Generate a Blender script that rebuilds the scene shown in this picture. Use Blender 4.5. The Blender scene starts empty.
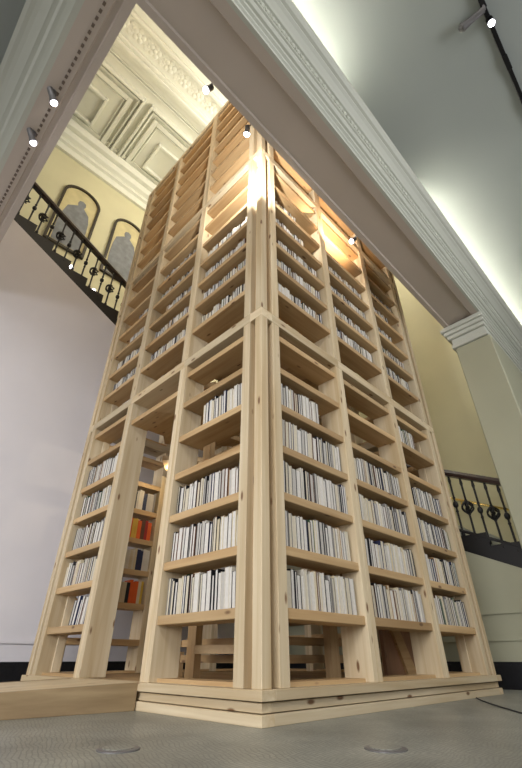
import bpy, bmesh, math, random
from mathutils import Vector, Matrix
R = random.Random(7)
C = bpy.context.scene.collection

# ---------------------------------------------------------------- camera, world, lights, exposure
cam = bpy.data.cameras.new('camera'); co = bpy.data.objects.new('camera', cam); C.objects.link(co)
co.location = (1.652, -1.657, 0.2557)
co.rotation_euler = (math.radians(90 + 33.556), 0, math.radians(44.98))
cam.sensor_fit = 'HORIZONTAL'; cam.sensor_width = 36; cam.lens = 413.2 / 522 * 36
cam.clip_start = 0.05
bpy.context.scene.camera = co
vs = bpy.context.scene.view_settings
vs.view_transform = 'Standard'; vs.look = 'None'; vs.gamma = 1; vs.use_curve_mapping = False
vs.exposure = 0.0
w = bpy.data.worlds.new('world'); bpy.context.scene.world = w; w.use_nodes = True
w.node_tree.nodes['Background'].inputs[0].default_value = (1.0, 0.96, 0.90, 1)
w.node_tree.nodes['Background'].inputs[1].default_value = 0.31

def area(name, loc, target, sx, sy, power, col):
    l = bpy.data.lights.new(name, 'AREA'); l.shape = 'RECTANGLE'; l.size = sx; l.size_y = sy
    l.energy = power; l.color = col
    o = bpy.data.objects.new(name, l); C.objects.link(o); o.location = loc
    o.rotation_euler = (Vector(target) - Vector(loc)).to_track_quat('-Z', 'Y').to_euler(); return o
def spot(name, loc, target, power, ang, col, blend=.6, rad=.02):
    l = bpy.data.lights.new(name, 'SPOT'); l.energy = power; l.spot_size = math.radians(ang); l.spot_blend = blend
    l.color = col; l.shadow_soft_size = rad
    o = bpy.data.objects.new(name, l); C.objects.link(o); o.location = loc
    o.rotation_euler = (Vector(target) - Vector(loc)).to_track_quat('-Z', 'Y').to_euler(); return o
def point(name, loc, power, col, rad=.2):
    l = bpy.data.lights.new(name, 'POINT'); l.energy = power; l.color = col; l.shadow_soft_size = rad
    o = bpy.data.objects.new(name, l); C.objects.link(o); o.location = loc; return o
def spread(o, deg): o.data.spread = math.radians(deg)
spread(area('gallery_ceiling_light', (3.4, -3.6, 5.0), (1.2, -1.4, 0.6), 2.2, 2.2, 190, (1.0, 0.97, 0.95)), 150)
spread(area('gallery_ceiling_light', (5.0, 1.6, 5.0), (1.8, 1.4, 0.6), 2.0, 2.0, 90, (0.97, 0.97, 1.0)), 150)
spread(area('hall_side_fill', (6.4, 1.4, 2.6), (1.0, 1.6, 4.2), 3.0, 2.0, 45, (0.98, 0.98, 1.0)), 110)  # added fill from the gallery side to lift the cornice, no fixture
spread(area('hall_low_fill', (1.2, -6.6, 1.9), (-2.4, 0.0, 0.6), 5.0, 2.2, 100, (0.96, 0.96, 1.0)), 80)  # low fill added behind the camera; no window is built there
point('stair_hall_high_fill', (-1.0, 2.6, 9.75), 300, (1.0, 0.98, 0.93), .3)  # unseen point light added near the ceiling to rake the coffers
point('landing_fill', (-4.1, 4.2, 6.4), 50, (1.0, 0.94, 0.82), .3)  # unseen point light over the stair landing, without a fixture
area('stair_hall_up_fill', (-1.5, 1.5, 7.7), (-2.6, -0.5, 12), 1.6, 1.6, 60, (1.0, 0.95, 0.84))  # uplight added out of view above the tower, brightens the high ceiling
area('tower_top_fill', (.15, -1.35, 6.9), (-1.0, .4, 5.4), .9, .9, 38, (1.0, 0.93, 0.82))  # hidden area light above the beam, added for the top storey's uprights
point('tower_inside_fill', (-2.25, .80, 2.05), 6, (1.0, 0.84, 0.58), 0)  # bare point light added to brighten the tower interior, no lamp body

# ---------------------------------------------------------------- materials
def newmat(name):
    m = bpy.data.materials.new(name); m.use_nodes = True
    return m, m.node_tree, m.node_tree.nodes, m.node_tree.nodes['Principled BSDF']
def lin(r, g, b):
    f = lambda c: (c / 255 / 12.92) if c / 255 <= .04045 else ((c / 255 + .055) / 1.055) ** 2.4
    return (f(r), f(g), f(b), 1)
def plain(name, col, rough=.6, metal=0., noise=0., nscale=6., bump=0.):
    m, t, n, b = newmat(name)
    b.inputs['Base Color'].default_value = col; b.inputs['Roughness'].default_value = rough; b.inputs['Metallic'].default_value = metal
    if noise or bump:
        tc = n.new('ShaderNodeTexCoord'); nz = n.new('ShaderNodeTexNoise'); nz.inputs['Scale'].default_value = nscale; nz.inputs['Detail'].default_value = 5
        t.links.new(tc.outputs['Object'], nz.inputs['Vector'])
        if noise:
            r = n.new('ShaderNodeValToRGB'); e = r.color_ramp.elements
            e[0].position = .3; e[1].position = .7
            e[0].color = tuple(c * (1 - noise) for c in col[:3]) + (1,); e[1].color = tuple(min(1, c * (1 + noise)) for c in col[:3]) + (1,)
            t.links.new(nz.outputs['Fac'], r.inputs[0]); t.links.new(r.outputs[0], b.inputs['Base Color'])
        if bump:
            bp = n.new('ShaderNodeBump'); bp.inputs['Strength'].default_value = bump; bp.inputs['Distance'].default_value = .01
            t.links.new(nz.outputs['Fac'], bp.inputs['Height']); t.links.new(bp.outputs[0], b.inputs['Normal'])
    return m
def emit(name, col, strength):
    m, t, n, b = newmat(name)
    b.inputs['Base Color'].default_value = (0, 0, 0, 1); b.inputs['Emission Color'].default_value = col; b.inputs['Emission Strength'].default_value = strength
    return m
def wood(name, axis, light, dark, knot=(0.17, 0.085, 0.035, 1), rough=.55):
    m, t, n, b = newmat(name); L = t.links.new
    tc = n.new('ShaderNodeTexCoord'); oi = n.new('ShaderNodeObjectInfo')
    mul = n.new('ShaderNodeVectorMath'); mul.operation = 'MULTIPLY_ADD'
    cx = n.new('ShaderNodeCombineXYZ')
    for i, k in enumerate((17.3, 31.7, 47.1)):
        mm = n.new('ShaderNodeMath'); mm.operation = 'MULTIPLY'; mm.inputs[1].default_value = k
        L(oi.outputs['Random'], mm.inputs[0]); L(mm.outputs[0], cx.inputs[i])
    add = n.new('ShaderNodeVectorMath'); L(tc.outputs['Object'], add.inputs[0]); L(cx.outputs[0], add.inputs[1])
    def mp(long, cross):
        q = n.new('ShaderNodeMapping'); s = [cross] * 3; s[axis] = long; q.inputs['Scale'].default_value = s
        L(add.outputs[0], q.inputs['Vector']); return q.outputs[0]
    g = n.new('ShaderNodeTexNoise'); g.inputs['Scale'].default_value = 1; g.inputs['Detail'].default_value = 4; g.inputs['Distortion'].default_value = .6
    L(mp(1.1, 30), g.inputs['Vector'])
    big = n.new('ShaderNodeTexNoise'); big.inputs['Scale'].default_value = 1; big.inputs['Detail'].default_value = 2
    L(mp(.8, 7), big.inputs['Vector'])
    mix0 = n.new('ShaderNodeMath'); mix0.operation = 'MULTIPLY_ADD'; L(big.outputs['Fac'], mix0.inputs[0]); mix0.inputs[1].default_value = .6
    h = n.new('ShaderNodeMath'); h.operation = 'MULTIPLY'; h.inputs[1].default_value = .45; L(g.outputs['Fac'], h.inputs[0]); L(h.outputs[0], mix0.inputs[2])
    rp = n.new('ShaderNodeValToRGB'); e = rp.color_ramp.elements; e[0].position = .34; e[1].position = .68; e[0].color = light; e[1].color = dark
    L(mix0.outputs[0], rp.inputs[0])
    v = n.new('ShaderNodeTexVoronoi'); v.inputs['Scale'].default_value = 1; L(mp(3.6, 10.0), v.inputs['Vector'])
    kr = n.new('ShaderNodeValToRGB'); e = kr.color_ramp.elements; e[0].position = .07; e[1].position = .14; e[0].color = (1, 1, 1, 1); e[1].color = (0, 0, 0, 1)
    L(v.outputs['Distance'], kr.inputs[0])
    mx = n.new('ShaderNodeMix'); mx.data_type = 'RGBA'; L(kr.outputs[0], mx.inputs[0]); L(rp.outputs[0], mx.inputs[6]); mx.inputs[7].default_value = knot
    hs = n.new('ShaderNodeHueSaturation'); mr = n.new('ShaderNodeMapRange'); mr.inputs[3].default_value = .80; mr.inputs[4].default_value = 1.1
    L(oi.outputs['Random'], mr.inputs[0]); L(mr.outputs[0], hs.inputs['Value']); L(mx.outputs[2], hs.inputs['Color'])
    L(hs.outputs[0], b.inputs['Base Color']); b.inputs['Roughness'].default_value = rough
    bp = n.new('ShaderNodeBump'); bp.inputs['Strength'].default_value = .12; bp.inputs['Distance'].default_value = .004
    L(g.outputs['Fac'], bp.inputs['Height']); L(bp.outputs[0], b.inputs['Normal'])
    return m
PALE = ((0.66, 0.56, 0.385, 1), (0.47, 0.35, 0.195, 1))
WARM = ((0.58, 0.41, 0.215, 1), (0.40, 0.245, 0.105, 1))  # warm shelf timber, its colour also darkened for shade beneath the shelves
WZ = wood('pine_upright', 2, *PALE); WXp = wood('pine_pale_x', 0, *PALE); WYp = wood('pine_pale_y', 1, *PALE)
WX = wood('pine_shelf_x', 0, *WARM); WY = wood('pine_shelf_y', 1, *WARM); WZw = wood('pine_warm_upright', 2, *WARM)
WYr = wood('ramp_board', 1, (0.34, 0.25, 0.135, 1), (0.22, 0.15, 0.075, 1))
WPAN = wood('brown_board', 2, (0.36, 0.20, 0.11, 1), (0.25, 0.13, 0.07, 1))
M_WALL = plain('white_wall', lin(215, 212, 215), .7, noise=.03, nscale=1.5, bump=.05)
M_YEL = plain('yellow_wall', lin(202, 196, 160), .7, noise=.06, nscale=1.2)
M_GREEN = plain('pale_green_wall', lin(170, 169, 144), .65, noise=.04, nscale=1.5)
M_SOF = plain('beige_soffit', lin(198, 186, 174), .7, noise=.03, nscale=2)
M_COR = plain('white_plaster', lin(196, 198, 186), .6)
M_CEIL = plain('grey_white_ceiling', lin(172, 179, 175), .7, noise=.03, nscale=1)
M_COF = plain('cream_plaster', lin(224, 224, 209), .65, noise=.02)
M_BLK = plain('black_skirting', lin(22, 23, 27), .35, noise=.3, nscale=30)
M_IRON = plain('black_iron', lin(15, 13, 13), .5, 0, noise=.2, nscale=20)
M_RAIL = plain('dark_wood_rail', lin(48, 30, 22), .3, noise=.25, nscale=12)
M_BRASS = plain('brass', (0.85, 0.62, 0.22, 1), .25, 1.0, noise=.05)
M_GREY = plain('grey_metal', lin(120, 118, 118), .4, .5, noise=.05)
M_TRK = plain('black_track', lin(24, 24, 26), .4, .2, noise=.1)
M_CABLE = plain('dark_cable', lin(45, 47, 50), .6, noise=.1)
M_LENS = emit('lamp_lens', (0.93, 0.92, 1.0, 1), 9)
M_COVE = emit('cove_tube', (1.0, 0.97, 0.86, 1), 34)
M_DARKCAN = plain('painting_ground', lin(196, 184, 138), .6, noise=.12, nscale=4)
M_FIG = plain('painting_figure', lin(118, 120, 122), .6, noise=.2, nscale=7)
M_BEAD = plain('bead_brown', lin(112, 98, 86), .6, noise=.1)
M_FRAME = plain('dark_frame', lin(52, 44, 34), .4, noise=.2, nscale=10)
def floor_mat():
    m, t, n, b = newmat('mosaic_floor'); L = t.links.new
    tc = n.new('ShaderNodeTexCoord')
    br = n.new('ShaderNodeTexBrick'); br.inputs['Scale'].default_value = 1; br.inputs['Brick Width'].default_value = .017; br.inputs['Row Height'].default_value = .017
    br.inputs['Mortar Size'].default_value = .0022; br.inputs['Color1'].default_value = lin(156, 156, 146); br.inputs['Color2'].default_value = lin(138, 139, 130); br.inputs['Mortar'].default_value = lin(118, 119, 111)
    mp = n.new('ShaderNodeMapping'); mp.inputs['Rotation'].default_value = (0, 0, .35); L(tc.outputs['Object'], mp.inputs[0]); 
    wn = n.new('ShaderNodeTexNoise'); wn.inputs['Scale'].default_value = 5; L(mp.outputs[0], wn.inputs['Vector'])
    wm = n.new('ShaderNodeVectorMath'); wm.operation = 'MULTIPLY_ADD'; wm.inputs[1].default_value = (.09, .09, 0); L(wn.outputs['Color'], wm.inputs[0]); L(mp.outputs[0], wm.inputs[2])
    L(wm.outputs[0], br.inputs['Vector'])
    nz = n.new('ShaderNodeTexNoise'); nz.inputs['Scale'].default_value = 2.2; nz.inputs['Detail'].default_value = 6; L(tc.outputs['Object'], nz.inputs['Vector'])
    mr = n.new('ShaderNodeMapRange'); mr.inputs[1].default_value = .3; mr.inputs[2].default_value = .7; mr.inputs[3].default_value = .66; mr.inputs[4].default_value = 1.15; L(nz.outputs['Fac'], mr.inputs[0])
    hs = n.new('ShaderNodeHueSaturation'); L(mr.outputs[0], hs.inputs['Value']); L(br.outputs['Color'], hs.inputs['Color']); L(hs.outputs[0], b.inputs['Base Color'])
    bp = n.new('ShaderNodeBump'); bp.inputs['Strength'].default_value = .35; bp.inputs['Distance'].default_value = .003; bp.invert = True
    L(br.outputs['Fac'], bp.inputs['Height']); L(bp.outputs[0], b.inputs['Normal']); b.inputs['Roughness'].default_value = .38
    return m
M_FLOOR = floor_mat()

# ---------------------------------------------------------------- mesh helpers
def box(bm, x0, x1, y0, y1, z0, z1):
    x0, x1 = sorted((x0, x1)); y0, y1 = sorted((y0, y1)); z0, z1 = sorted((z0, z1))
    v = [bm.verts.new(p) for p in ((x0,y0,z0),(x1,y0,z0),(x1,y1,z0),(x0,y1,z0),(x0,y0,z1),(x1,y0,z1),(x1,y1,z1),(x0,y1,z1))]
    for f in ((3,2,1,0),(4,5,6,7),(0,1,5,4),(1,2,6,5),(2,3,7,6),(3,0,4,7)): bm.faces.new([v[i] for i in f])
def prism(bm, pts, axis, a, b):
    """closed polygon pts in the plane of the two other axes, extruded along axis from a to b"""
    def P(u, v, k):
        return ((k, u, v), (u, k, v), (u, v, k))[axis]
    A = [bm.verts.new(P(u, v, a)) for u, v in pts]; B = [bm.verts.new(P(u, v, b)) for u, v in pts]
    n = len(pts); bm.faces.new(A[::-1]); bm.faces.new(B)
    for i in range(n): bm.faces.new((A[i], A[(i + 1) % n], B[(i + 1) % n], B[i]))
def tube(bm, p, q, r, n=10, r2=None):
    p, q = Vector(p), Vector(q); r2 = r if r2 is None else r2
    d = q - p; rot = d.to_track_quat('Z', 'Y').to_matrix().to_4x4()
    bmesh.ops.create_cone(bm, cap_ends=True, segments=n, radius1=r, radius2=r2, depth=d.length, matrix=Matrix.Translation((p + q) / 2) @ rot)
def lathe(bm, base, prof, n=10):
    rings = []
    for r, z in prof: rings.append([bm.verts.new((base[0] + r * math.cos(2 * math.pi * i / n), base[1] + r * math.sin(2 * math.pi * i / n), base[2] + z)) for i in range(n)])
    for a, b in zip(rings, rings[1:]):
        for i in range(n): bm.faces.new((a[i], a[(i + 1) % n], b[(i + 1) % n], b[i]))
    bm.faces.new(rings[0][::-1]); bm.faces.new(rings[-1])
def ball(bm, c, r, sx=1, sy=1, sz=1):
    bmesh.ops.create_uvsphere(bm, u_segments=10, v_segments=7, radius=r, matrix=Matrix.Translation(c) @ Matrix.Diagonal((sx, sy, sz, 1)))
def obj(name, bm, mat, parent=None, bevel=0., smooth=False):
    bmesh.ops.recalc_face_normals(bm, faces=bm.faces)
    if bevel: bmesh.ops.bevel(bm, geom=list(bm.edges), offset=bevel, segments=1, affect='EDGES')
    me = bpy.data.meshes.new(name); bm.to_mesh(me); bm.free()
    for m in (mat if isinstance(mat, (list, tuple)) else [mat]): me.materials.append(m)
    if smooth:
        for p in me.polygons: p.use_smooth = True
    o = bpy.data.objects.new(name, me); C.objects.link(o)
    if parent: o.parent = parent
    return o
def tag(o, label, cat, group=None):
    o['label'] = label; o['category'] = cat
    if group: o['group'] = group
    return o
def thing(name, label, cat, loc=(0, 0, 0), group=None):
    o = bpy.data.objects.new(name, None); C.objects.link(o); o.location = loc; return tag(o, label, cat, group)
def struct(name, bm, mat, label=None, cat=None, bevel=0.):
    o = obj(name, bm, mat, None, bevel); o['kind'] = 'structure'
    if label: o['label'] = label; o['category'] = cat
    return o
N = bmesh.new

# ---------------------------------------------------------------- setting
ZB, ZC, ZH = 4.20, 10.4, 5.12          # soffit, stair hall ceiling, gallery ceiling
XL, XY, YB, YY = -3.5, -4.8, 3.6, 4.9  # stair wall, painted wall behind it, the same two at the back
SL, SR = -0.5, -0.47
strL = lambda y: 5.60 + SL * (y + 1.64)     # underside of the first flight's string
strB = lambda x: 1.27 + SR * (x + 0.21)     # underside of the second flight's string
bm = N(); box(bm, -9, 9, -9, 10, -.1, 0); struct('floor', bm, M_FLOOR, 'grey mosaic tile floor around the wooden tower', 'floor')
bm = N(); prism(bm, [(-7, 0), (YB, 0), (YB, strL(YB)), (-1.62, strL(-1.62)), (-1.62, ZB), (-1.9, ZB), (-1.9, ZH), (-7, ZH)], 0, XL, XL - .14)
struct('wall_left', bm, M_WALL, 'white wall under the upper stair flight', 'wall')
bm = N(); prism(bm, [(XL, 0), (.36, 0), (.36, strB(.36)), (XL, strB(XL))], 1, YB, YB + .14)
struct('wall_back', bm, M_GREEN, 'pale green wall under the lower stair flight', 'wall')
bm = N(); box(bm, XY - .2, XY, -1.9, YY + .2, 0, ZC); struct('wall_left_upper', bm, M_YEL, 'yellow wall with two arched pictures', 'wall')
bm = N(); box(bm, XY, .36, YY, YY + .2, 0, ZC); struct('wall_back_upper', bm, M_YEL, 'yellow wall behind the lower stair flight', 'wall')
# wall end (the pilaster) between stair hall and gallery
bm = N(); box(bm, .37, .83, 3.45, 9, 0, ZB - .36); struct('wall_right', bm, M_GREEN, 'pale green pilaster carrying the end of the long beam', 'wall', bevel=.012)
bm = N()
for d, z0, z1 in ((.03, 3.84, 3.90), (.015, 3.90, 3.99), (.05, 3.99, 4.05), (.075, 4.05, 4.11), (.10, 4.11, 4.17), (.075, 4.17, 4.20)):
    box(bm, .37 - d, .80 + d * .5, 3.45 - d, 5.2, z0, z1)
struct('trim_1', bm, M_COR, 'moulded white cap on top of the pilaster', 'trim', bevel=.008)
# long beam along the stair hall, with the wall above
bm = N(); prism(bm, [(.33, ZB), (.385, ZB), (.395, ZB + .025), (.71, ZB + .025), (.72, ZB), (.80, ZB), (.80, ZC), (.33, ZC)], 1, -1.9, 9)
struct('wall_beam', bm, M_SOF, 'long beam with panelled beige soffit before the tower', 'wall')
bm = N(); prism(bm, [(-1.61, ZB), (-1.67, ZB), (-1.68, ZB + .02), (-1.72, ZB + .02), (-1.73, ZB), (-1.88, ZB), (-1.88, ZC), (-1.61, ZC)], 0, XL, .33)
struct('wall_front', bm, M_SOF, 'short beam with beaded beige soffit by the entrance gallery', 'wall')
bm = N()
x = XL
while x < .3:
    box(bm, x, x + .026, -1.782, -1.762, ZB - .010, ZB + .005); x += .058
struct('trim_2', bm, M_BEAD, 'row of small dark beads on the short beam', 'trim')
# gallery ceiling and cornices
bm = N(); box(bm, .8, 9, -9, 9, ZH, ZH + .1); box(bm, -9, .8, -9, -1.88, ZH, ZH + .1); struct('ceiling_hall', bm, M_CEIL, 'grey white gallery ceiling lit from a cove', 'ceiling')
cor = [(0, .0), (.03, .0), (.03, .05), (.045, .06), (.045, .10), (.065, .11), (.065, .16), (.085, .165), (.10, .19), (.10, .215), (.115, .22), (.115, .37),
       (.135, .375), (.15, .40), (.18, .44), (.205, .46), (.205, .49), (.23, .50), (.255, .54), (.26, .60), (.225, .60), (.225, .58), (0, .58)]
bm = N(); prism(bm, [(.80 + u, ZB + .0 + v) for u, v in cor], 1, -1.6, 9)
struct('trim_3', bm, M_COR, 'stepped white cornice along the long beam', 'trim')
bm = N()
y = -1.5
while y < 6:
    ball(bm, (.80 + .115, y, ZB + .295), .028, .6, .8, 1.5); box(bm, .91, .925, y + .026, y + .034, ZB + .25, ZB + .34); y += .06
struct('trim_4', bm, M_COR, 'row of small raised ovals on the white cornice', 'trim')
bm = N(); prism(bm, [(-1.88 - u * 1.45, ZB + v) for u, v in cor], 0, XL, .8)
struct('trim_5', bm, M_COR, 'stepped cornice along the short beam', 'trim')
# skirtings, wall mouldings
bm = N(); box(bm, XL, XL + .025, -7, YB, 0, .20); box(bm, XL, XL + .018, -7, YB, .20, .225); struct('baseboard_left', bm, M_BLK, 'black skirting at the foot of the white wall', 'skirting')
bm = N(); box(bm, XL + .025, .37, YB - .025, YB, 0, .20); box(bm, XL + .025, .37, YB - .018, YB, .2, .225); struct('baseboard_back', bm, M_BLK, 'black skirting at the foot of the green wall', 'skirting')
bm = N(); box(bm, XL, XL + .02, -7, YB, .375, .40); box(bm, XL, XL + .012, -7, YB, .40, .42); struct('trim_6', bm, M_WALL, 'slim dado moulding on the white wall', 'trim')
bm = N(); box(bm, XL, .37, YB - .015, YB, .40, .43); box(bm, XL, .37, YB - .02, YB, .64, .67)
for x in (-2.6, -1.3, -.02):
    pass
struct('trim_7', bm, M_GREEN, 'two slim mouldings on the green wall', 'trim')
# stair hall ceiling, its bands and coffers
bm = N(); box(bm, XY - .2, .33, -1.7, YY + .2, ZC, ZC + .1); struct('ceiling', bm, M_COF, 'cream coffered ceiling high over the stairs', 'ceiling')
bm = N()
for x0, x1, d in ((-1.93, -1.86, .10), (-2.40, -2.33, .10), (-2.47, -2.40, .16), (-2.55, -2.47, .11), (-2.60, -2.55, .06), (-2.74, -2.70, .05), (-2.80, -2.76, .05), (-1.4, -.9, .05)):
    box(bm, x0, x1, -1.65, YY, ZC - d, ZC)
struct('trim_8', bm, M_COF, 'raised cream bands along the high ceiling', 'trim', bevel=.012)
bm = N()
y = -1.6
while y < YY - .3:          # foliage ornament: rosettes and curls
    for k in range(5):
        a = k * 2 * math.pi / 5; ball(bm, (-2.13 + .085 * math.cos(a), y + .085 * math.sin(a), ZC), .055, 1, 1, .28)
    ball(bm, (-2.13, y, ZC), .05, 1, 1, .45)
    for s in (-1, 1):
        for k in range(4):
            a = k * .7; ball(bm, (-2.13 + s * (.10 * math.sin(a + .3)), y + .17 + .06 * math.cos(a * 1.4) + .02 * k, ZC), .035, 1, 1.3, .3)
    y += .36
struct('trim_9', bm, M_COF, 'leafy plaster ornament along the high ceiling', 'trim')
def ring(bm, x0, x1, y0, y1, wd, d, z=ZC):
    box(bm, x0, x1, y0, y0 + wd, z - d, z); box(bm, x0, x1, y1 - wd, y1, z - d, z)
    box(bm, x0, x0 + wd, y0 + wd, y1 - wd, z - d, z); box(bm, x1 - wd, x1, y0 + wd, y1 - wd, z - d, z)
bm = N()
for k in range(-1, 3):
    y0 = -.40 + k * 1.98 ; y1 = y0 + 1.84
    x1, x0 = -2.98, -4.90
    for ins, wd, d in ((0, .05, .13), (.09, .035, .10), (.20, .10, .09), (.33, .03, .05), (.58, .06, .10)):
        ring(bm, x0 + ins, x1 - ins, y0 + ins, y1 - ins, wd, d)
struct('trim_10', bm, M_COF, 'nested square frames of the cream coffers', 'trim', bevel=.008)
wc = [(0, -.86), (.07, -.86), (.07, -.80), (.03, -.78), (.03, -.62), (.10, -.60), (.10, -.54), (.06, -.53), (.06, -.46), (.16, -.42), (.20, -.34), (.20, -.29), (.15, -.285), (.15, -.24), (.27, -.22), (.33, -.14), (.33, -.09), (.28, -.085), (.28, -.05), (.40, -.045), (.40, 0), (0, 0)]
bm = N(); prism(bm, [(XY + u, ZC + v) for u, v in wc], 1, -1.61, YY); struct('trim_11', bm, M_COF, 'deep cream cornice over the yellow wall', 'trim')
bm = N(); prism(bm, [(YY - u, ZC + v) for u, v in wc], 0, XY + .4, .33); struct('trim_12', bm, M_COF, 'deep cream cornice at the back of the stair hall', 'trim')

# ---------------------------------------------------------------- cove tubes, track and spotlights
for y0, y1, lab in ((-1.5, .14, 'glowing white light tube on the cornice above the tower corner'), (1.87, 6.0, 'glowing white light tube on the cornice above the pilaster')):
    t = thing('cove_light', lab, 'lamp', (.90, y0, ZB + .60))
    bm = N(); tube(bm, (.0, 0.02, .035), (.0, y1 - y0 - .02, .035), .017, 10); obj('light_tube', bm, M_COVE, t)
    bm = N(); box(bm, -.035, .035, 0, y1 - y0, -.02, .012); obj('batten', bm, M_COR, t)
t = thing('lighting_track', 'slim black lighting track on the grey gallery ceiling', 'track', (2.2, -1, ZH))
bm = N(); box(bm, -.018, .018, 0, 5, -.035, 0); obj('rail', bm, M_TRK, t, .003)
bm = N()
for y in (.2, 1.45, 2.1, 2.6, 4.6): box(bm, -.022, .022, y, y + .16, -.05, -.034)
obj('connector', bm, M_TRK, t, .003)

def spotlight(loc, aim, label, length=.11, rad=.034, drop=.06, lit=True, body=M_GREY, stem=None, power=0, ang=60, throw=None, col=(1, .95, .9), group='small spotlights'):
    """loc = where the bracket is fixed; head hangs below it and points at aim"""
    t = thing('spotlight', label, 'spotlight', loc, group)
    L = Vector(loc); piv = Vector(stem) if stem else Vector((0, 0, -drop))
    d = (Vector(aim) - (L + piv)).normalized()
    bm = N(); tube(bm, (0, 0, 0), tuple(Vector((0, 0, -.012)) if not stem else Vector(stem) * .15), .03, 12); tube(bm, (0, 0, 0), piv, .008, 8); obj('bracket', bm, body, t)
    h = N(); tube(h, piv - d * length * .45, piv + d * length * .1, rad * .72, 14); tube(h, piv + d * length * .1, piv + d * length * .5, rad * .72, 14, rad)
    obj('lamp_head', h, body, t)
    bm = N(); ball(bm, piv + d * length * .5, rad * .86, 1, 1, 1); obj('lens', bm, M_LENS if lit else M_GREY, t, smooth=True)
    if power: spot('spot_beam', tuple(L + piv + d * (length * .5 + .055)), throw or aim, power, ang, col)
    return t
spotlight((-.66, -1.80, ZB), (-.75, -1.50, 3.72), 'grey spotlight under the short beam, the one further from the balustrade', drop=.05, length=.13)
spotlight((-1.11, -1.80, ZB), (-1.20, -1.50, 3.72), 'grey spotlight under the short beam, the one closer to the balustrade', drop=.05, length=.13)
spotlight((.33, -.89, ZB + .09), (-.1, -1.3, 3.4), 'lit spotlight on the long beam edge against the cream ceiling', stem=(-.06, 0, -.05), length=.08)
spotlight((.33, -.44, ZB + .09), (.05, -.30, 3.9), 'lit spotlight on the long beam, shining on the corner post', stem=(-.07, 0, -.05), length=.07, throw=(-.04, -.02, 4.42), power=150, ang=110, col=(1, .97, .94))
spotlight((.33, 1.23, ZB + .09), (.05, 1.0, 3.9), 'lit spotlight on the long beam, shining on the shelves', stem=(-.07, 0, -.05), length=.07, throw=(-.05, 1.25, 4.66), power=90, ang=110, col=(1, .70, .48))
spotlight((2.2, .72, ZH - .035), (1.9, .1, 3.0), 'bright white spotlight on the black ceiling track', drop=.07, length=.12, body=M_TRK)
spotlight((2.2, .60, ZH - .035), (1.6, .55, 5.0), 'grey spotlight shape standing in for a shadow beside the ceiling track', stem=(-.10, 0.0, -.03), length=.2, rad=.04, lit=False)  # added head in place of the lit spotlight's shadow on the ceiling
for y, lab in ((-.63, 'small bright lamp behind the iron balusters, higher on the stair'), (-.20, 'small bright lamp behind the iron balusters, lower on the stair')):
    zz = strL(y) + .03
    spotlight((XL - .2, y, zz + .30), (0, y - 1, 3), lab, drop=-.05, length=.12, rad=.05, body=M_GREY)

# ---------------------------------------------------------------- stairs and balustrades
def flight(label, along, cat, a0, a1, f, wall_pos, depth_pos):
    """along: 0 = runs in x, 1 = runs in y;  f(a) = underside of the string; steps fall towards +a"""
    t = thing('staircase', label, cat)
    pts = [(a0, f(a0)), (a0, f(a0) + .16)]
    n = int(round((a1 - a0) / .31)); stp = (a1 - a0) / n; nose = []
    for i in range(n):
        a = a0 + i * stp; top = f(a + stp) + .30
        pts += [(a, top), (a + stp, top)]; nose.append((a, top, stp))
    pts += [(a1, f(a1))]
    w0, w1 = sorted((wall_pos, depth_pos)); s = .04
    bm = N(); prism(bm, pts, 1 - along, wall_pos, wall_pos + (s if depth_pos > wall_pos else -s)); obj('string', bm, M_IRON, t)
    for a, top, stp in nose:
        bm = N()
        lo, hi = (w0 + .04, w1) if depth_pos > wall_pos else (w0, w1 - .04)
        if along == 0: box(bm, a - .02, a + stp, lo, hi, top - .14, top)
        else: box(bm, lo, hi, a - .02, a + stp, top - .14, top)
        obj('step', bm, M_COR, t)
    return t, nose
flight('upper stair flight with black string above the white wall', 1, 'staircase', -1.60, YB - .05, strL, XL, XY)
flight('lower stair flight with black string above the green wall', 0, 'staircase', XL + .05, .35, strB, YB, YY)

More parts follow.
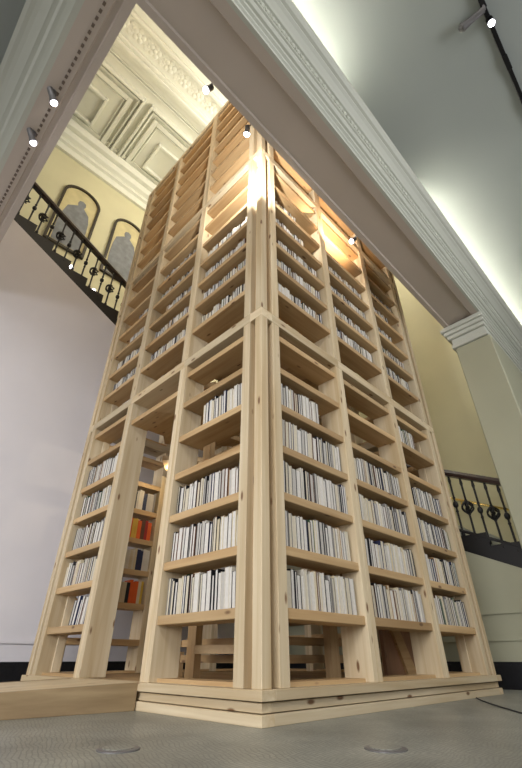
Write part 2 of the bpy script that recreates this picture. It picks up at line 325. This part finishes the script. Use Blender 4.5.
def balustrade(label, along, start, count, step, f, plane, a0, a1, first_knot, bottom_rail):
    P = lambda a, z: ((a, plane, z) if along == 0 else (plane, a, z))
    t = thing('stair_balustrade', label, 'balustrade', P(a0, f(a0)))
    base = Vector(t.location); O = lambda a, z: tuple(Vector(P(a, z)) - base)
    def bar(name, z, hh, ww, mat):
        bm = N(); pr = [(-ww, -hh), (ww, -hh), (ww * 1.1, 0), (ww * .6, hh), (-ww * .6, hh), (-ww * 1.1, 0)]
        A, B = [], []
        for u, v in pr:
            for lst, a in ((A, a0), (B, a1)):
                p = Vector(O(a, f(a) + z + v)); p[1 - along] += u; lst.append(bm.verts.new(p))
        bm.faces.new(A[::-1]); bm.faces.new(B)
        for i in range(6): bm.faces.new((A[i], A[(i + 1) % 6], B[(i + 1) % 6], B[i]))
        return obj(name, bm, mat, t)
    bar('handrail', .955, .042, .045, M_RAIL)
    if bottom_rail: bar('bottom_rail', .235, .018, .02, M_IRON)
    for i in range(count):
        a = start + i * step; z0 = f(a) + .17; z1 = f(a) + .92; h = z1 - z0
        b = O(a, z0); bm = N(); knot = (i % 2 == 0) == first_knot
        lathe(bm, b, [(.022, 0), (.022, .04), (.013, .06), (.0125, h * .38), (.019, h * .40), (.012, h * .42), (.012, h * .60), (.019, h * .62), (.0125, h * .64), (.013, h - .10), (.020, h - .07), (.015, h - .03), (.015, h)], 8)
        bo = obj('baluster', bm, M_IRON, t, smooth=True)
        k = N(); c = Vector(b) + Vector((0, 0, h * .51))
        if knot:      # open cage of bars around the middle
            for q in range(6):
                prev = None
                for j in range(9):
                    u = j / 8; ang = q * math.pi / 3 + u * 1.6; rr = .060 * math.sin(math.pi * u) + .008
                    p = c + Vector((rr * math.cos(ang), rr * math.sin(ang), (u - .5) * .15))
                    if prev is not None: tube(k, prev, p, .011, 6)
                    prev = p
            ball(k, c, .026)
            obj('cage_knot', k, M_IRON, bo)
        else:
            ball(k, c, .032, 1, 1, 1.35); obj('collar_bead', k, M_IRON, bo, smooth=True)
    return t
balustrade('black iron balustrade with dark handrail climbing above the white wall', 1, -1.585, 14, .157, strL, XL - .02, -1.60, .60, True, False)
balustrade('black iron balustrade beside the pilaster, in front of the brass rail', 0, -1.41, 14, .131, strB, YB + .02, -1.5, .355, True, True)
t = thing('brass_handrail', 'thin shiny brass handrail on the yellow wall behind the balustrade', 'handrail', (-1.8, YY - .06, 2.28 + .45 * 1.14))
bm = N(); tube(bm, (0, 0, 0), (2.15, 0, -.45 * 2.15), .016, 10); obj('rail', bm, M_BRASS, t, smooth=True)
for u in (.4, 1.22, 1.95):
    bm = N(); tube(bm, (u, 0, -.45 * u), (u, .035, -.45 * u - .05), .008, 8); tube(bm, (u, .035, -.45 * u - .05), (u, .058, -.45 * u - .05), .02, 10); obj('bracket', bm, M_BRASS, t)

# ---------------------------------------------------------------- arched pictures
def arch(y0, y1, z0, z1, rise, n=14):
    pts = [(y0, z0), (y1, z0)]; yc, r = (y0 + y1) / 2, (y1 - y0) / 2
    for i in range(n + 1):
        a = math.pi * i / n; pts.append((yc + r * math.cos(a), z1 - rise + rise * math.sin(a)))
    return pts
def arched_picture(y0, y1, label, lean):
    z0, z1 = 6.9, 8.80; yc = (y0 + y1) / 2
    t = thing('arched_picture', label, 'picture', (XY, yc, z0), 'arched pictures on the yellow wall')
    o_ = arch(y0 - yc, y1 - yc, 0, z1 - z0, .33); i_ = arch(y0 - yc + .05, y1 - yc - .05, .05, z1 - z0 - .05, .29)
    bm = N(); A = [bm.verts.new((.06, u, v)) for u, v in o_]; B = [bm.verts.new((.06, u, v)) for u, v in i_]; A2 = [bm.verts.new((.002, u, v)) for u, v in o_]; B2 = [bm.verts.new((.002, u, v)) for u, v in i_]
    n = len(A)
    for i in range(n):
        j = (i + 1) % n
        bm.faces.new((A[i], A[j], B[j], B[i])); bm.faces.new((A[i], A2[i], A2[j], A[j])); bm.faces.new((B[i], B[j], B2[j], B2[i]))
    obj('frame', bm, M_FRAME, t)
    bm = N(); prism(bm, i_, 0, .003, .02); c = obj('canvas', bm, M_DARKCAN, t)
    bm = N()   # plain robed figure in grey
    fig = [(-.27, .1), (.27, .1), (.28, .6), (.25, 1.0), (.20, 1.22), (.10, 1.32), (.06, 1.36), (.085, 1.44), (.07, 1.52), (0, 1.56), (-.07, 1.52), (-.085, 1.44), (-.06, 1.36), (-.12, 1.31), (-.24, 1.2), (-.28, .95), (-.30, .6)]
    prism(bm, [(u + lean * v * .04, v) for u, v in fig], 0, .02, .026); obj('figure', bm, M_FIG, c)
arched_picture(-1.07, -.28, 'arched dark-framed picture of a grey figure, higher up the stair', .5)
arched_picture(.08, .86, 'arched dark-framed picture of a grey figure, beside the tower edge', -.4)

# ---------------------------------------------------------------- the book tower
W = 2.89; D = .21; ZP = .134; SH = [ZP, 2.534, 4.93]; TOPS = [2.534, 4.93, 7.30]
BAYS = [(.125, .945), (.945, 1.045 + .82), (1.865, 2.765)]        # outer limits of the three bays along a face
EDGE = [(.075, .05), (.05, .05), (.05, .075)]                      # side board widths (near side, far side)
EDGES = [(.125, .20, .945, .995), (.995, 1.045, 1.865, 1.915), (1.915, 1.965, 2.69, 2.765)]
TH = .052
tower = thing('book_tower', 'tall square tower of pale pine bookshelves rising through the stair hall', 'bookcase')
# face transforms: local (s along the face from its start, d inward, z) -> world
FACES = {'door': lambda s, d, z: (-s, d, z), 'pilaster': lambda s, d, z: (-d, s, z),
         'wall': lambda s, d, z: (-W + d, s, z), 'back': lambda s, d, z: (-s, W - d, z)}
def fbox(bm, face, s0, s1, d0, d1, z0, z1):
    F = FACES[face]; a = F(s0, d0, z0); b = F(s1, d1, z1); box(bm, a[0], b[0], a[1], b[1], a[2], b[2])
def shelf_tops(k): return [SH[k] + .346 + .3165 * i for i in range(7)]
mass = N()
for face in ('door', 'pilaster', 'wall', 'back'):
    hx = face in ('door', 'back'); ws = WX if hx else WY
    for k in range(3):
        for b in range(3):
            a0, a1, b0, b1 = EDGES[b]
            z0, z1 = SH[k], TOPS[k]
            door = face == 'door' and k == 0 and b == 1
            bc = bpy.data.objects.new('bookcase', None); C.objects.link(bc); bc.parent = tower
            for u0, u1 in ((a0, a1), (b0, b1)):
                bm = N(); fbox(bm, face, u0, u1, 0, D, z0, z1 - .085); obj('side_board', bm, WZ, bc, .0025)
            bm = N(); fbox(bm, face, a0, b1, 0, D, z1 - .085, z1); obj('top_rail', bm, WXp if hx else WYp, bc, .0025)
            if not door:
                bm = N(); fbox(bm, face, a1, b0, .06, D, z0, z0 + .02); obj('bottom_board', bm, ws, bc)
            tops = [q - (.07 if face == 'wall' and k == 0 else 0) for q in shelf_tops(k)]
            if door: tops = [2.25]
            for i, zt in enumerate(tops):
                front = .012 if i < len(tops) - 1 else .02
                if face in ('door', 'pilaster') and (k < 2 or face == 'door'):
                    bm = N(); fbox(bm, face, a1, b0, front, D, zt - TH, zt); obj('shelf', bm, ws, bc, .003)
                else: fbox(mass, face, a1, b0, front, D, zt - TH, zt)
o = obj('upper_shelves', mass, WY, tower); o['kind'] = 'stuff'; o['label'] = 'plain shelves of the upper storeys and the rear sides'
for k in range(3):
    z0, z1 = SH[k], TOPS[k] - .085
    for cx, cy in ((0, 0), (-W, 0), (0, W), (-W, W)):
        sx, sy = (-1 if cx == 0 else 1), (1 if cy == 0 else -1)
        bm = N(); box(bm, cx, cx + sx * .068, cy, cy + sy * .068, z0, z1); obj('corner_post', bm, WZ, tower, .003)
        bm = N(); box(bm, cx + sx * .04, cx + sx * .125, cy + sy * .055, cy + sy * .09, z0, z1); obj('corner_infill', bm, WZw, tower)
        bm = N(); box(bm, cx + sx * .055, cx + sx * .09, cy + sy * .09, cy + sy * .125, z0, z1); obj('corner_infill', bm, WZw, tower)
    for x0, x1, y0, y1 in ((-.125, 0, 0, .125), (-W, -W + .125, 0, .125), (-.125, 0, W - .125, W), (-W, -W + .125, W - .125, W)):
        bm = N(); box(bm, x0, x1, y0, y1, TOPS[k] - .085, TOPS[k]); obj('corner_block', bm, WXp, tower, .0025)
# plinth in three courses
pl = None
for i, (z0, z1, o_) in enumerate(((.092, .134, .024), (.048, .086, -.004), (.0, .044, .014))):
    w1, w2 = o_, .07
    for y0, y1 in ((-w1, w2), (W - w2, W + w1)):
        bm = N(); box(bm, -W - w1, w1, y0, y1, z0, z1); obj('plinth_board', bm, WXp, tower, .002)
    for x0, x1 in ((-.07, w1), (-W - w1, -W + .07)):
        bm = N(); box(bm, x0, x1, w2, W - w2, z0, z1); obj('plinth_board', bm, WYp, tower, .002)
bm = N(); box(bm, -W + .07, -.07, .07, W - .07, .06, .13); obj('deck', bm, WX, tower)
# inside framing seen through the lower openings
def inner(name, x0, x1, y0, y1, z0, z1, m): bm = N(); box(bm, x0, x1, y0, y1, z0, z1); return obj(name, bm, m, tower, .002)
inner('inner_post', -1.235, -1.135, .47, .53, .13, 2.4, WZw); inner('inner_post', -.50, -.44, 1.13, 1.23, .13, 2.4, WZw)
inner('inner_post', -.62, -.56, .72, .78, .13, 2.4, WZw); inner('inner_post', -1.75, -1.68, .72, .78, .13, .30, WZw)
for z in (.225, .33, 1.62, 1.9):
    inner('inner_rail', -1.66, -.63, .73, .77, z, z + .05, WX); inner('inner_rail', -.61, -.57, .79, 2.0, z, z + .05, WY)
inner('inner_ceiling', -1.93, -.98, .215, .98, 2.245, 2.27, WX)
inner('inner_panel', -.53, -.50, 1.94, 2.55, .13, .85, WPAN)
bm = N(); prism(bm, [(1.98, .62), (2.10, .62), (2.40, .13), (2.24, .13)], 0, -.50, -.475); obj('stair_carriage', bm, WY, tower)
# winding stair inside
nw = N(); lathe(nw, (-1.445, 1.445, .13), [(.07, 0), (.07, 7.0)], 12); obj('newel_post', nw, WZ, tower)
for i in range(30):
    a0 = math.radians(-70 + 30 * i); a1 = a0 + math.radians(31); z = .33 + .2 * i
    if z > 6.6: break
    bm = N(); pts = [(-1.445 + r * math.cos(a), 1.445 + r * math.sin(a)) for r, a in ((.07, a0), (1.1, a0), (1.13, (a0 + a1) / 2), (1.1, a1), (.07, a1))]
    prism(bm, pts, 2, z - .05, z); obj('tread', bm, WX, tower)
# entrance ramp
t = thing('entrance_ramp', 'low pine ramp leading up to the tower doorway', 'ramp', (-1.5, -1.2, 0))
def ramp_poly(x):
    return [(x, -.025, 0), (x, -.025, .134), (x, -2.6, .052), (x, -2.6, 0)]
for name, xa, xb, da, m in (('side_board', -1.015, -1.06, -.11, WYr), ('side_board', -1.97, -1.925, -.11, WYr)):
    bm = N(); pa = [(y, z) for x, y, z in ramp_poly(0)]
    A = [bm.verts.new((xa + da * (-.025 - y) / .7 * .7 + 1.5, y + 1.2, z)) for y, z in pa]; B = [bm.verts.new((xb + da * (-.025 - y) / .7 * .7 + 1.5, y + 1.2, z)) for y, z in pa]
    bm.faces.new(A); bm.faces.new(B[::-1])
    for i in range(4): bm.faces.new((A[i], B[i], B[(i + 1) % 4], A[(i + 1) % 4]))
    obj(name, bm, m, t, .002)
bm = N()
def dk(x, y, z): return (x + -.11 * (-.025 - y) + 1.5, y + 1.2, z)
A = [bm.verts.new(dk(-1.06, y, z)) for y, z in ((-.025, .105), (-.025, .132), (-2.6, .05), (-2.6, .024))]; B = [bm.verts.new(dk(-1.925, y, z)) for y, z in ((-.025, .105), (-.025, .132), (-2.6, .05), (-2.6, .024))]
bm.faces.new(A); bm.faces.new(B[::-1])
for i in range(4): bm.faces.new((A[i], B[i], B[(i + 1) % 4], A[(i + 1) % 4]))
obj('ramp_deck', bm, WYp, t)

# ---------------------------------------------------------------- books
COVER = {'white': lin(208, 202, 188), 'cream': lin(205, 192, 160), 'grey': lin(128, 125, 120), 'black': lin(26, 26, 30), 'navy': lin(36, 44, 74), 'tan': lin(160, 128, 88),
         'red': lin(150, 40, 36), 'green': lin(58, 84, 58), 'orange': lin(214, 96, 40), 'brown': lin(92, 62, 44), 'yellow': lin(206, 170, 70), 'silver': lin(180, 176, 168)}
CM = {k: plain('cover_' + k, v, .5, noise=.06, nscale=15) for k, v in COVER.items()}
PAGES = [plain('pages_' + n_, c, .8, noise=.05, nscale=60) for n_, c in (('white', lin(206, 202, 194)), ('ivory', lin(198, 189, 168)), ('grey', lin(178, 174, 166)))]
OUT = ['white'] * 5 + ['silver'] * 2 + ['grey'] * 4 + ['black'] * 8 + ['cream'] * 3 + ['navy'] * 2 + ['tan', 'brown', 'brown', 'green']
INN = ['orange'] * 4 + ['red'] * 3 + ['green'] * 3 + ['brown', 'black', 'white', 'cream', 'yellow', 'tan', 'navy', 'grey']
ORD1 = 'first second third fourth fifth sixth seventh eighth ninth tenth eleventh twelfth thirteenth fourteenth fifteenth sixteenth seventeenth eighteenth nineteenth twentieth'.split()
def ordinal(n):
    if n <= 20: return ORD1[n - 1]
    return {2: 'twenty-', 3: 'thirty-', 4: 'forty-'}[n // 10] + ORD1[n % 10 - 1] if n % 10 else {3: 'thirtieth', 4: 'fortieth'}[n // 10]
def book_boxes(bc, bp, wd, dp, ht):
    c = .0032
    if bc is not None:
        box(bc, -wd / 2, -wd / 2 + c, -dp / 2, dp / 2, 0, ht); box(bc, wd / 2 - c, wd / 2, -dp / 2, dp / 2, 0, ht); box(bc, -wd / 2 + c, wd / 2 - c, dp / 2 - c, dp / 2, 0, ht)
    box(bp, -wd / 2 + c, wd / 2 - c, -dp / 2 + .003, dp / 2 - c, .003, ht - .004)
CACHE = {}
def book(wd, dp, ht, colr, pg):
    key = (wd, dp, ht)
    if key not in CACHE:
        a, b = N(), N(); book_boxes(a, b, wd, dp, ht)
        me = []
        for n_, x in (('book', a), ('pages', b)):
            bmesh.ops.recalc_face_normals(x, faces=x.faces); m = bpy.data.meshes.new(n_); x.to_mesh(m); x.free(); m.materials.append(None); me.append(m)
        CACHE[key] = me
    o = bpy.data.objects.new('book', CACHE[key][0]); p = bpy.data.objects.new('pages', CACHE[key][1])
    C.objects.link(o); C.objects.link(p); p.parent = o
    for x, m in ((o, CM[colr]), (p, PAGES[pg])):
        x.material_slots[0].link = 'OBJECT'; x.material_slots[0].material = m
    return o
ROWN = ['lowest', 'second', 'third', 'fourth', 'fifth', 'sixth', 'seventh']
stuff = {k: N() for k in list(COVER) + [0, 1, 2]}
n_ind = 0
def row(face, bay, k, i, s0, s1, individual, where, pool=OUT, inward=False, lean=None, start_word='from the corner post'):
    """books on shelf i of storey k, from s0 to s1 along the face"""
    global n_ind
    zt = shelf_tops(k)[i] + .001 - (.07 if face == 'wall' and k == 0 else 0); s = s0; n = 0
    lean = R.choice((0, 0, .018, -.018, .03)) if lean is None else lean
    hts = R.choice(((.19, .20, .21, .215, .22), (.20, .21, .22, .225, .23), (.18, .195, .205, .21, .215)))
    rz = {'door': 0, 'pilaster': math.pi / 2, 'wall': -math.pi / 2, 'back': math.pi}[face]
    if lean > 0: s += .0
    while True:
        wd = R.choice((.018, .022, .026, .026, .03, .034, .038, .046)); dp = R.choice((.13, .135, .14)) if k == 0 else R.choice((.10, .105, .11)); ht = R.choice(hts) - (0 if k == 0 else .005)
        ext = abs(lean) * ht
        if s + wd + ext + .004 > s1: break
        colr = R.choice(pool); pg = R.choice((0, 0, 0, 1, 2)); n += 1
        dfr = (.042 if k == 0 else .075) + R.choice((0, .004, .008, .0)) + dp / 2
        sc = s + wd / 2 + (ext if lean < 0 else 0)
        if inward: dfr = D - .02 - dp / 2
        x, y, z = FACES[face](sc, dfr, zt)
        z += abs(math.sin(lean)) * wd / 2
        if individual:
            o = book(wd, dp, ht, colr, pg); o.location = (x, y, z)
            sgn = {'door': -1, 'pilaster': 1, 'wall': 1, 'back': 1}[face]
            o.rotation_euler = (0, lean * sgn, rz + (0))
            th = 'thin' if wd < .022 else 'thick' if wd > .032 else 'medium'
            what = colr + ' spine-out' if inward else colr + '-covered'
            tag(o, f'{th} {what} book, {ordinal(n)} {start_word}, {ROWN[i]} row, {where}', 'book', f'books in the {ROWN[i]} row, {where}')
            n_ind += 1
        else:
            for kk, which in ((colr, 0), (pg, 1)):
                tmp = N()
                if which == 0: book_boxes(tmp, N(), wd, dp, ht)
                else: book_boxes(None, tmp, wd, dp, ht)
                me = bpy.data.meshes.new('t'); tmp.to_mesh(me); tmp.free()
                sgn = {'door': -1, 'pilaster': 1, 'wall': 1, 'back': 1}[face]
                me.transform(Matrix.Translation((x, y, z)) @ Matrix.Rotation(rz, 4, 'Z') @ Matrix.Rotation(lean * sgn, 4, 'Y'))
                stuff[kk].from_mesh(me); bpy.data.meshes.remove(me)
        s += wd / math.cos(lean) + .0015
INN_S = [(EDGES[b][1] + .004, EDGES[b][2] - .004) for b in range(3)]
dface = 'bay before the doorway'
for i in (0, 1, 2): row('door', 0, 0, i, *INN_S[0], True, dface)
row('door', 0, 0, 4, INN_S[0][0], INN_S[0][0] + .50, True, dface)
for i in (0, 1, 2, 3): row('pilaster', 0, 0, i, *INN_S[0], True, 'pilaster-side bay')
row('pilaster', 0, 0, 4, INN_S[0][0], INN_S[0][0] + .50, True, 'pilaster-side bay')
for i in (0, 1): row('pilaster', 1, 0, i, *INN_S[1], True, 'middle pilaster-side bay')
row('door', 2, 0, 0, INN_S[2][0], INN_S[2][0] + .40, True, 'bay past the doorway', lean=-.12, start_word='from the doorway')
# spine-out books seen through the doorway on the inner side of the wall-side shelves
for i, pool in ((1, ['green', 'green', 'black', 'cream', 'orange', 'yellow', 'red']), (2, ['black', 'cream', 'navy', 'white', 'green', 'brown']), (3, ['orange', 'orange', 'orange', 'red', 'yellow', 'brown']), (4, ['grey', 'white', 'black', 'silver', 'navy'])):
    row('wall', 0, 0, i, .52, INN_S[0][1], i < 4, 'inside the doorway', pool, True, 0, 'from the tower front')
# all other books: one mass
for i in (1, 2, 3, 4): row('door', 2, 0, i, *INN_S[2], False, '')
for i in (2, 3): row('pilaster', 1, 0, i, *INN_S[1], False, '')
for i in (0, 1, 2, 3): row('pilaster', 2, 0, i, *INN_S[2], False, '')
row('pilaster', 2, 0, 5, INN_S[2][0], INN_S[2][0] + .4, False, '')
for i in (1, 2): row('wall', 1, 0, i, *INN_S[1], False, '', INN, True)
for face in ('door', 'pilaster'):
    for b in range(3):
        for i in range(5):
            if i == 4 and (b + (face == 'door')) % 2: continue
            e = INN_S[b]; row(face, b, 1, i, e[0] + R.choice((0, 0, .1)) * (i > 1), e[1] - R.choice((0, 0, .2, .3)) * (i > 1), False, '')
me = bpy.data.meshes.new('books'); allb = N(); mats = []
for kk, b_ in stuff.items():
    for f in b_.faces: f.material_index = len(mats)
    mats.append(CM[kk] if isinstance(kk, str) else PAGES[kk])
    m_ = bpy.data.meshes.new('t'); b_.to_mesh(m_); b_.free(); allb.from_mesh(m_); bpy.data.meshes.remove(m_)
bmesh.ops.recalc_face_normals(allb, faces=allb.faces)
allb.to_mesh(me); allb.free()
for m in mats: me.materials.append(m)
o = bpy.data.objects.new('books', me); C.objects.link(o); o['kind'] = 'stuff'
tag(o, 'remaining pale books packed on the higher and further shelves', 'books')
print('individual books', n_ind)

# ---------------------------------------------------------------- floor details
for x, y, lab in ((.02, -.70, 'round flush floor plate before the doorway side of the tower'), (.65, -.06, 'round flush floor plate before the pilaster side of the tower')):
    t = thing('floor_plate', lab, 'floor plate', (x, y, 0))
    bm = N(); lathe(bm, (0, 0, 0), [(.072, 0), (.072, .003), (.066, .005), (.058, .005)], 24); obj('rim', bm, M_GREY, t)
    bm = N(); lathe(bm, (0, 0, .005), [(.054, 0), (.054, .0015)], 24); obj('lid', bm, M_FLOOR, t)
pts = [(.03, 2.28), (.16, 2.05), (.30, 1.84), (.44, 1.64), (.61, 1.41), (.95, 1.0), (1.5, .6), (2.4, .4)]
bm = N()
for a, b in zip(pts, pts[1:]): tube(bm, (*a, .0045), (*b, .0045), .004, 8)
tag(obj('floor_cable', bm, M_CABLE), 'dark cable running across the mosaic floor from the tower foot', 'cable')
